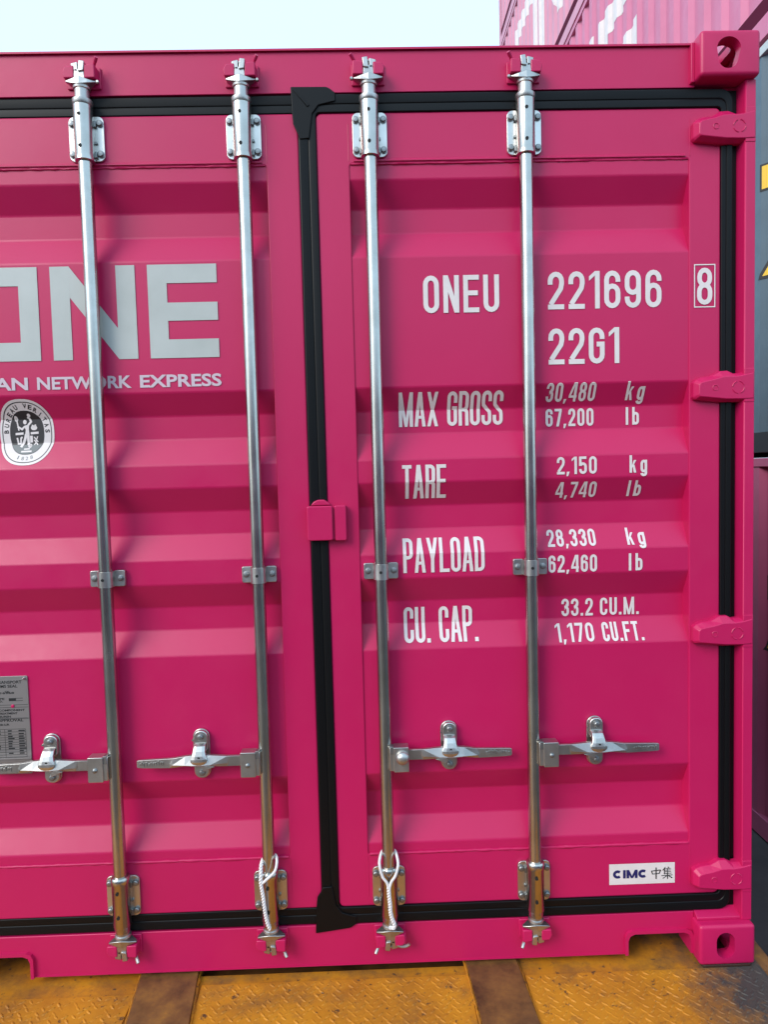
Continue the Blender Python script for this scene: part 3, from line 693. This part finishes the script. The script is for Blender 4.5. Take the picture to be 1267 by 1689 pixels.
for a in (('ONEU', .307, .518, 1.875, 1.977, .0132), ('221696', .654, .972, 1.8785, 1.981, .0134), ('22G1', .654, .853, 1.727, 1.826, .0134),
          ('30,480', .650, .790, 1.626, 1.676, .0070), ('67,200', .653, .791, 1.557, 1.607, .0072), ('MAX GROSS', .233, .530, 1.566, 1.660, .0096),
          ('TARE', .237, .361, 1.362, 1.457, .0098), ('2,150', .674, .787, 1.420, 1.469, .0072), ('4,740', .675, .791, 1.353, 1.398, .0068),
          ('PAYLOAD', .234, .465, 1.153, 1.249, .0096), ('28,330', .648, .787, 1.215, 1.262, .0070), ('62,460', .647, .786, 1.142, 1.191, .0072),
          ('CU. CAP.', .233, .446, .950, 1.048, .0098), ('33.2', .693, .785, 1.008, 1.059, .0072), ('CU.M.', .806, .920, 1.008, 1.059, .0072),
          ('1,170', .669, .780, .940, .989, .0072), ('CU.FT.', .805, .923, .939, .989, .0072)):
    stroke_text(*a, rd)
for zc0, zc1, x0, x1, w in ((1.626, 1.676, .878, .930, 'kg'), (1.420, 1.469, .880, .930, 'kg'), (1.215, 1.262, .876, .929, 'kg'), (1.557, 1.607, .884, .922, 'lb'), (1.353, 1.398, .881, .920, 'lb'), (1.142, 1.191, .877, .916, 'lb')):
    stroke_text(w, x0, x1, zc0, zc1, .0072, rd, gap=.62)
stroke_text('8', 1.0705, 1.1135, 1.882, 1.983, .0128, rd)
bx = [[[(1.062, 1.8745), (1.122, 1.8745), (1.122, 1.8775), (1.062, 1.8775)]], [[(1.062, 1.990), (1.122, 1.990), (1.122, 1.993), (1.062, 1.993)]],
      [[(1.062, 1.8775), (1.065, 1.8775), (1.065, 1.990), (1.062, 1.990)]], [[(1.119, 1.8775), (1.122, 1.8775), (1.122, 1.990), (1.119, 1.990)]]]
shapes_to_object('lettering', bx, m_white, rd, ysurf, step=0)
# big logo letters
def rc(x0, x1, z0, z1): return [[(x0, z0), (x1, z0), (x1, z1), (x0, z1)]]
zt, zb, st_ = 2.021, 1.768, .0505
E_ = [rc(-.449, -.397, zb, zt), rc(-.397, -.260, zt-st_, zt), rc(-.397, -.260, 1.869, 1.918), rc(-.397, -.260, zb, zb+st_)]
N_ = [rc(-.714, -.662, zb, zt), rc(-.535, -.483, zb, zt), [[(-.662, zt), (-.662, 1.937), (-.535, zb), (-.535, 1.852)]]]
O_ = [rc(-.801, -.7485, zb, zt), rc(-1.010, -.958, zb, zt), rc(-.958, -.801, zt-st_, zt), rc(-.958, -.801, zb, zb+st_)]
for sh in (O_, N_, E_): shapes_to_object('logo_letter', sh, m_silver, ld, ysurf, step=0)
def font_shapes(body, x0, x1, z0, z1, bold=0, sp=1.0):
    cu = bpy.data.curves.new('t', 'FONT'); cu.body = body; cu.size = 1; cu.offset = bold; cu.resolution_u = 3; cu.space_character = sp
    o = bpy.data.objects.new('t', cu); C.objects.link(o); bpy.context.view_layer.update()
    me = bpy.data.meshes.new_from_object(o.evaluated_get(bpy.context.evaluated_depsgraph_get()))
    xs = [v.co.x for v in me.vertices]; ys = [v.co.y for v in me.vertices]
    ax, bx_, ay, by = min(xs), max(xs), min(ys), max(ys)
    f = lambda c: (x0 + (c.x-ax)/(bx_-ax)*(x1-x0), z0 + (c.y-ay)/(by-ay)*(z1-z0))
    sh = [[f(me.vertices[i].co) for i in pl.vertices] for pl in me.polygons]
    bpy.data.objects.remove(o); bpy.data.curves.remove(cu); bpy.data.meshes.remove(me)
    return sh
for w, a, b in (('OCEAN', -1.008, -.788), ('NETWORK', -.763, -.505), ('EXPRESS', -.482, -.257)):
    shapes_to_object('lettering', [font_shapes(w, a, b, 1.6885, 1.7235, .027)], m_greypaint, ld, ysurf)

# round class-society seal on the left door
SX, SZ, SW, SH = -.8155, 1.5745, .0755, .0915
def super_e(rw, rh, n=48, p=2.35):
    out = []
    for k in range(n):
        a = 2*math.pi*k/n; c, s = math.cos(a), math.sin(a)
        out.append((SX + rw*math.copysign(abs(c)**(2/p), c), SZ + rh*math.copysign(abs(s)**(2/p), s)))
    return out
def band(o, i): n = len(o); return [[o[k], o[(k+1) % n], i[(k+1) % n], i[k]] for k in range(n)]
def fan(pts, c=None): c = c or (SX, SZ); n = len(pts); return [[c, pts[k], pts[(k+1) % n]] for k in range(n)]
o0 = super_e(SW, SH); o1 = super_e(SW*.915, SH*.925); o2 = super_e(SW*.885, SH*.90); o3 = super_e(SW*.63, SH*.67)
seal = shapes_to_object('inspection_seal', [fan(o0)], m_white, box, ysurf, .0010)
shapes_to_object('seal_ring', [band(o1, o2)], m_seal, seal, ysurf, .0014)
shapes_to_object('seal_field', [fan(o3)], m_seal, seal, ysurf, .0014)
lowf = [(SX+math.copysign(min(abs(x-SX), 1), x-SX), z) for x, z in super_e(SW*.615, SH*.655) if z < SZ-.028]
shapes_to_object('seal_field', [fan(lowf, (SX, SZ-.04))], m_seal2, seal, ysurf, .0017)
let = []
for i, ch in enumerate('BUREAU VERITAS'):
    if ch == ' ': continue
    a = 178 - 176*i/13.0
    rw, rh = SW*.755, SH*.785
    px, pz = SX+rw*math.cos(R_(a)), SZ+.002+rh*math.sin(R_(a)); rot_ = R_(a-90)
    for poly in font_shapes(ch, -.0048 if ch != 'I' else -.0011, .0048 if ch != 'I' else .0011, -.0064, .0064, .03):
        let.append([(px+x*math.cos(rot_)-z*math.sin(rot_), pz+x*math.sin(rot_)+z*math.cos(rot_)) for x, z in poly])
shapes_to_object('seal_lettering', [let], m_seal, seal, ysurf, .0014)
let = []
for ch, a in zip('1828', (252, 264.5, 276, 288)):
    px, pz = SX+SW*.78*math.cos(R_(a)), SZ+SH*.79*math.sin(R_(a)); rot_ = R_(a-270)
    for poly in font_shapes(ch, -.0034 if ch != '1' else -.0018, .0034 if ch != '1' else .0010, -.005, .005, .0):
        let.append([(px+x*math.cos(rot_)-z*math.sin(rot_), pz+x*math.sin(rot_)+z*math.cos(rot_)) for x, z in poly])
shapes_to_object('seal_lettering', [let], m_seal2, seal, ysurf, .0014)
# pale figure and attributes inside the seal (pixel units of the enlarged seal, 1267 px = .1904 m)
def q(px, pz): return (SX + (px-450)*.000134, SZ + (820-pz)*.000142)
fig = []
def stroke(pts, w): fig.extend(ribbon([q(*p) for p in pts], w*.000138))
def blob(cx, cz, rx, rz): fig.extend(fan([(q(cx, cz)[0]+rx*.000134*math.cos(2*math.pi*k/12), q(cx, cz)[1]+rz*.000142*math.sin(2*math.pi*k/12)) for k in range(12)], q(cx, cz)))
blob(415, 605, 38, 45); blob(522, 480, 36, 34)
fig.append([q(395, 680), q(500, 650), q(490, 760), q(500, 850), q(410, 850), q(425, 760)])
stroke([(480, 665), (545, 600), (520, 540), (485, 510)], 42); stroke([(405, 695), (350, 745), (260, 690)], 38)
stroke([(430, 840), (400, 950), (330, 1100)], 52); stroke([(470, 840), (470, 960), (480, 1060)], 52); stroke([(480, 1060), (540, 1085)], 46)
stroke([(285, 770), (262, 640), (245, 520)], 26); blob(245, 540, 38, 55)
fig.append([q(210, 815), q(375, 805), q(375, 850), q(210, 860)]); fig.append([q(525, 805), q(690, 795), q(690, 840), q(525, 848)])
stroke([(240, 910), (265, 1030), (310, 1030), (320, 920), (350, 900)], 34); stroke([(535, 875), (535, 1010)], 56)
stroke([(590, 900), (670, 1000)], 24); stroke([(590, 960), (670, 1060)], 24); stroke([(665, 890), (600, 1060)], 20)
blob(515, 1075, 40, 42); blob(600, 720, 66, 50); stroke([(570, 660), (570, 720)], 30); stroke([(630, 655), (630, 720)], 30)
stroke([(400, 1140), (520, 1135)], 26); stroke([(350, 1190), (565, 1185)], 34)
shapes_to_object('seal_figure', [fig], m_white, seal, ysurf, .0019, 0)

# maker's sticker bottom right
stk = shapes_to_object('maker_sticker', [rc(.8135, 1.0065, .2205, .2825)], m_white, box, ysurf, .0010)
stroke_text('cIMc', .8245, .926, .2393, .2642, .0078, stk, m_navy, 'sticker_lettering', .09)
cj = []
def cs(pts, w): cj.extend([ribbon(pts, w)])
cs([(.938, .259), (.941, .248)], .003); cs([(.938, .258), (.964, .2605)], .0028); cs([(.965, .261), (.960, .2495)], .003); cs([(.941, .249), (.961, .2505)], .0024); cs([(.9515, .2685), (.9515, .234)], .0036)
cs([(.979, .2690), (.971, .2590)], .0026); cs([(.976, .2640), (.976, .2470)], .0026); cs([(.986, .2695), (.989, .2660)], .0026)
for zz in (.2635, .2590, .2545): cs([(.976, zz), (.995, zz+.0008)], .0019)
cs([(.985, .2645), (.985, .2490)], .0022); cs([(.974, .2490), (.997, .2500)], .0021); cs([(.967, .2430), (1.000, .2445)], .0024); cs([(.985, .2485), (.985, .2330)], .0030); cs([(.982, .2420), (.971, .2350)], .0024); cs([(.988, .2425), (.999, .2355)], .0030)
shapes_to_object('sticker_lettering', [sum(cj[i::4], []) for i in range(4)], m_black, stk, ysurf, .0014)

# approval plate on the left door
PL = (-1.030, -.8335, .612, .893)
pl = MB().prism(rrect(*PL, .004), 'y', YP-.0042, YP-.0007).build('data_plate', m_plate, box, .0006)
fy = lambda x, z: YP-.0042
tx = []
for w, a, b, z in (('APPROVED FOR TRANSPORT', -1.018, -.850, .872), ('UNDER CUSTOMS SEAL', -1.000, -.862, .8605), ('CSC SAFETY APPROVAL', -1.005, -.851, .763)):
    tx += font_shapes(w, a, b, z, z+.0085, .02)
for w, a, b, z in (('CN', -.898, -.886, .846), ('2216968', -.930, -.872, .8425), ('TIMBER COMPONENT', -.960, -.845, .793), ('TREATMENT', -.920, -.866, .784), ('IM/TAILEUREN', -.950, -.885, .775), ('GB-LR', -.925, -.890, .752), ('TYPE', -.930, -.900, .826), ('NO.', -.93, -.905, .819)):
    tx += font_shapes(w, a, b, z, z+.0058, .03)
for z in (.8105, .8035, .7725, .7700): tx += rc(PL[0]+.004, PL[1]-.002, z, z+.0010)
for z in (.741, .733, .724, .717, .7105, .703, .696, .689, .682, .675, .667, .660): tx += rc(-1.01, -.846, z, z+.0010)
for x in (-1.01, -.946, -.905, -.8465): tx += rc(x, x+.001, .660, .741)
for z in (.735, .7265, .719, .7125, .705, .698, .691, .684, .677, .670):
    for x0 in (-.94, -.90, -.87):
        if random.random() > .25: tx += rc(x0+.004, x0+random.uniform(.014, .024), z, z+.0036)
tx += rc(-.888, -.849, .822, .8232) + rc(-.888, -.849, .8292, .8304) + rc(-.888, -.868, .8232, .8292)
for x0 in (-.985, -.96, -.935, -.87): tx += rc(x0, x0+.016, .640, .644)
shapes_to_object('plate_lettering', [tx], m_black, pl, fy, .0004, 0)
part(MB().box(PL[0]+.002, PL[1]-.001, YP-.0058, YP-.0044, .6545, .6565), 'plate_fold', m_plate, parent=pl)
for x, z in ((-.842, .886), (-1.02, .886), (-.842, .62), (-1.02, .62)): bolt(x, YP-.0042, z, pl, .0028, m_plate)
part(MB().lathe([(.005, 0), (.0045, -.002), (.002, -.003)], (-.878, YP-.0042, .8075), 'y', 12), 'rivet', m_pink, parent=pl)

# ------------------------------------------------------------------ ropes
def spline(pts, n=10):
    P = [Vector(p) for p in pts]; out = []
    for i in range(len(P)-1):
        p0 = P[max(i-1, 0)]; p1 = P[i]; p2 = P[i+1]; p3 = P[min(i+2, len(P)-1)]
        for k in range(n):
            t = k/n; out.append(.5*((2*p1)+(-p0+p2)*t+(2*p0-5*p1+4*p2-p3)*t*t+(-p0+3*p1-3*p2+p3)*t**3))
    out.append(P[-1]); return out
def twisted(mb, pts, R=.0026, r=.0027, turns_per_m=75, strands=2, ph0=0):
    pts = spline(pts, 12); # resample evenly
    d = [0]
    for a, b in zip(pts, pts[1:]): d.append(d[-1]+(b-a).length)
    N = max(8, int(d[-1]/.0016)); rs = []; j = 0
    for k in range(N+1):
        s = d[-1]*k/N
        while j < len(d)-2 and d[j+1] < s: j += 1
        rs.append(pts[j].lerp(pts[j+1], (s-d[j])/max(1e-9, d[j+1]-d[j])))
    for st in range(strands):
        nrm = None; out = []
        for k, p in enumerate(rs):
            t = (rs[min(k+1, N)]-rs[max(k-1, 0)]).normalized()
            if nrm is None: nrm = Vector((0, 1, 0)) if abs(t.y) < .9 else Vector((1, 0, 0))
            nrm = (nrm - t*nrm.dot(t)).normalized(); bi = t.cross(nrm)
            a = 2*math.pi*(st/strands + turns_per_m*d[-1]*k/N) + ph0
            out.append(p + R*(math.cos(a)*nrm+math.sin(a)*bi))
        mb.tube(out, r, 7)
mb = MB()   # loop on the rod right of the door gap
twisted(mb, [(.172, .050, .352), (.155, .036, .357), (.1465, .012, .350), (.1445, -.004, .336), (.152, -.006, .305), (.164, -.006, .286), (.1685, -.006, .266)], .0016, .0026, 90, 3)
twisted(mb, [(.172, .050, .352), (.188, .036, .357), (.195, .012, .350), (.1965, -.004, .334), (.188, -.006, .306), (.176, -.006, .288), (.1695, -.0065, .266)], .0016, .0026, 90, 3)
twisted(mb, [(.1685, -.0065, .274), (.169, -.0065, .25), (.171, -.006, .226), (.172, -.003, .198), (.1765, .0, .176), (.182, .000, .160), (.178, .002, .148), (.168, .004, .150)], .0030, .0033, 62, 2)
ra = mb.build('rope', m_rope, None, smooth=60); tag(ra, 'twisted white rope looped symmetrically around the locking rod just right of the door gap', 'rope', 'ropes tied on the locking rods')
mb = MB()   # slack rope on the rod left of the door gap
twisted(mb, [(-.170, .050, .348), (-.184, .034, .350), (-.189, .008, .342), (-.1895, -.004, .318), (-.1895, -.005, .296), (-.185, -.005, .262), (-.182, -.005, .228), (-.179, -.002, .196), (-.174, .001, .170), (-.170, .004, .158)], .0028, .0031, 62, 2)
twisted(mb, [(-.170, .050, .348), (-.152, .034, .356), (-.145, .010, .351), (-.150, -.002, .330), (-.172, -.006, .310), (-.186, -.006, .298)], .0016, .0026, 90, 3)
rb = mb.build('rope', m_rope, None, smooth=60); tag(rb, 'twisted white rope hanging slack on the locking rod just left of the door gap', 'rope', 'ropes tied on the locking rods')

# ------------------------------------------------------------------ container stack behind to the right
SXW = 3.0; Y0, Y1 = .10, 12.30
def stacked(z0, z1, m, label, railm=None, shadem=None, topm=None, brail=None):
    o = empty('shipping_container', (SXW+1.219, (Y0+Y1)/2, z0), label, 'container', 'containers stacked behind to the right')
    ox, oy = SXW+1.219, (Y0+Y1)/2
    def sp(mb, name, mm=None, bevel=0, parent=None, **k):
        mb.v = [(x-ox, y-oy, z-z0) for x, y, z in mb.v]; return mb.build(name, mm or m, parent or o, bevel, **k)
    rm = railm or m
    pts = corr(Y0+.2, Y1-.16, .278, .036, .092, .047)
    for sd_ in (0, 1):
        xs = SXW+.012 if sd_ == 0 else SXW+2.426; dr = 1 if sd_ == 0 else -1
        sp(MB().prism([(xs+dr*d, y) for y, d in pts] + [(xs+dr*.06, pts[-1][0]), (xs+dr*.06, pts[0][0])], 'z', z0+.16, z1-.07), 'side_wall', smooth=0)
        xa, xb = sorted((xs-dr*.010, xs+dr*.05))
        sp(MB().box(xa, xb, Y0+.17, Y1-.17, z1-.075, z1-.012), 'top_rail', topm or rm, .004)
        sp(MB().box(xa, xb, Y0+.17, Y1-.17, z0+.015, z0+.165), 'bottom_rail', brail or rm, .004)
        if shadem: sp(MB().box(xa+.002, xb+.002, Y0+.17, Y1-.17, z0+.166, z0+.285), 'shade_strip', shadem, .003)  # strip that paints the shaded band above the bottom rail
        for ya, yb in ((Y0, Y0+.178), (Y1-.178, Y1)):
            sp(MB().box(xa-.002, xb+.09 if sd_ == 0 else xb+.002, ya+.01, yb-.01, z0+.118, z1-.118), 'corner_post', rm, .005)
            for za in (z0, z1-.118): sp(MB().prism(rrect(*sorted((SXW if sd_ == 0 else SXW+2.438-.162, SXW+.162 if sd_ == 0 else SXW+2.438)), za, za+.118, .012), 'y', ya, yb), 'corner_casting', rm, .004)
    sp(MB().box(SXW+.06, SXW+2.38, Y0+.05, Y1-.05, z1-.06, z1-.015), 'roof_panel')
    sp(MB().box(SXW+.06, SXW+2.38, Y0+.06, Y1-.06, z0+.12, z0+.16), 'floor')
    for ya in (Y0+.04, Y1-.08): sp(MB().box(SXW+.15, SXW+2.29, ya, ya+.04, z0+.15, z1-.06), 'end_wall')
    def wallshape(name, polys, mm, lift=.003):
        """polys in (y, z); follow the vertical corrugation"""
        bm = bmesh.new()
        for i, pg in enumerate(polys): bm.faces.new([bm.verts.new((0, a, b)) for a, b in pg])
        for y, d in pts:
            bmesh.ops.bisect_plane(bm, geom=bm.verts[:]+bm.edges[:]+bm.faces[:], plane_co=(0, y, 0), plane_no=(0, 1, 0), dist=1e-6)
        for v in bm.verts:
            yy = v.co.y; dd = 0
            for (ya, da), (yb, db) in zip(pts, pts[1:]):
                if ya <= yy <= yb: dd = da+(db-da)*(yy-ya)/max(1e-9, yb-ya)
            v.co.x = SXW+.012+dd-lift-ox; v.co.y -= oy; v.co.z -= z0
        me = bpy.data.meshes.new(name); bm.to_mesh(me); bm.free()
        return finish(name, me, mm, o, 0)
    return wallshape
def yrc(y0, y1, z0, z1): return [(y0, z0), (y1, z0), (y1, z1), (y0, z1)]
Z1T = 1.49; Z2T = 4.40; Z3T = 7.30; Z4T = 9.90; Z5T = 12.5
w1 = stacked(-1.36, Z1T, m_maroon, 'dull pink container at the bottom of the stack in the gap at right')
w2 = stacked(Z1T+.012, Z2T, m_blue, 'slate blue container with yellow warning stickers, in the gap at right', m_blue, None, m_galv, m_darkcoat)
w3 = stacked(Z2T+.012, Z3T, m_faded, 'pink container with white letters right above the slate blue one', None, m_shade)
w4 = stacked(Z3T+.012, Z4T, m_faded2, 'bleached pink container, second above the slate blue one', None, m_shade)
w5 = stacked(Z4T+.012, Z5T, m_faded2, 'bleached pink container at the very top left of the stack', None, m_shade)
def big_one(y_left, z0, h):
    """letters run from far (left in view) to near"""
    s = h/.253; P = []
    f = lambda x, z: (y_left - (x+1.01)*s, z0 + (z-1.768)*s)
    for sh in (O_, N_, E_):
        for pg in sh: P += [[f(x, z) for x, z in poly] for poly in pg]
    return P
w3('logo_letter', big_one(9.9, 5.15, 1.55), m_white)
w4('logo_letter', big_one(10.9, 7.95, 1.45), m_white)
# stickers on the lower containers
def tri(yc, zb, wd, h): return [[(yc-wd/2, zb), (yc+wd/2, zb), (yc, zb+h)]]
w2('warning_sticker', [yrc(2.80, 3.085, 3.385, 3.575)], m_black, .004); w2('sticker_face', [yrc(2.815, 3.07, 3.40, 3.56)], m_yellowst, .006)
w2('warning_sticker', tri(2.79, 2.765, .62, .60), m_black, .004); w2('sticker_face', tri(2.79, 2.787, .55, .53), m_yellowst, .006)
w1('warning_sticker', [yrc(2.78, 3.02, .44, .62)], m_black, .004); w1('sticker_face', [yrc(2.795, 3.005, .455, .605)], m_yellowst, .006)
w1('warning_sticker', tri(2.74, .06, .62, .60), m_black, .004); w1('sticker_face', tri(2.74, .082, .55, .53), m_yellowst, .006)
def col_text(wf, s, y_far, z_top, h, wd, t):
    P = []
    for i, c in enumerate(s):
        for sh in glyph(c, wd, h, t):
            for poly in sh: P.append([(y_far-p[0], z_top-(i+1)*h*1.25+p[1]) for p in poly])
    wf('lettering', P, m_white, .004)
col_text(w2, 'OCL', 3.035, 4.17, .11, .07, .017)
col_text(w1, 'EESI', 2.985, 1.17, .09, .055, .014)

# ------------------------------------------------------------------ unseen container row behind the camera, added to darken the rod reflections
def unseen_lane_box(x0, z0, m, label):
    L, Hh, yb = 6.06, 2.59, -15.0
    o = empty('shipping_container', (x0+L/2, yb-1.2, z0), label, 'container', 'unseen containers added across the lane')
    pts = corr(x0+.15, x0+L-.15, .278, .036); ox, oy = x0+L/2, yb-1.2
    def lp_(mb, name, bevel=0, **k):
        mb.v = [(x-ox, y-oy, z-z0) for x, y, z in mb.v]; return mb.build(name, m, o, bevel, **k)
    lp_(MB().prism([(x, yb-.01-d) for x, d in pts] + [(pts[-1][0], yb-.08), (pts[0][0], yb-.08)], 'z', z0+.16, z0+Hh-.07), 'side_wall', smooth=0)
    lp_(MB().box(x0+.1, x0+L-.1, yb-2.4, yb-.09, z0+.1, z0+Hh-.03), 'body', smooth=0)
    lp_(MB().box(x0+.17, x0+L-.17, yb-.06, yb, z0+.015, z0+.16), 'bottom_rail', .004); lp_(MB().box(x0+.17, x0+L-.17, yb-.06, yb, z0+Hh-.075, z0+Hh-.012), 'top_rail', .004)
    for xa in (x0, x0+L-.16):
        lp_(MB().box(xa+.005, xa+.155, yb-.16, yb-.003, z0+.118, z0+Hh-.118), 'corner_post', .004)
        for za in (z0, z0+Hh-.118): lp_(MB().box(xa, xa+.162, yb-.178, yb, za, za+.118), 'corner_casting', .006)
k = 0
for i, x0 in enumerate((-15.6, -9.4, -3.2, 3.0, 9.2)):
    for j, z0 in enumerate((-1.36, 1.24)):
        unseen_lane_box(x0, z0, (m_blue, m_maroon)[(i+j) % 2], '%s container in the %s row added out of view across the lane, %s' % (('slate blue', 'dull pink')[(i+j) % 2], ('lower', 'upper')[j], ('far left', 'left of the middle', 'in the middle', 'right of the middle', 'far right')[i]))
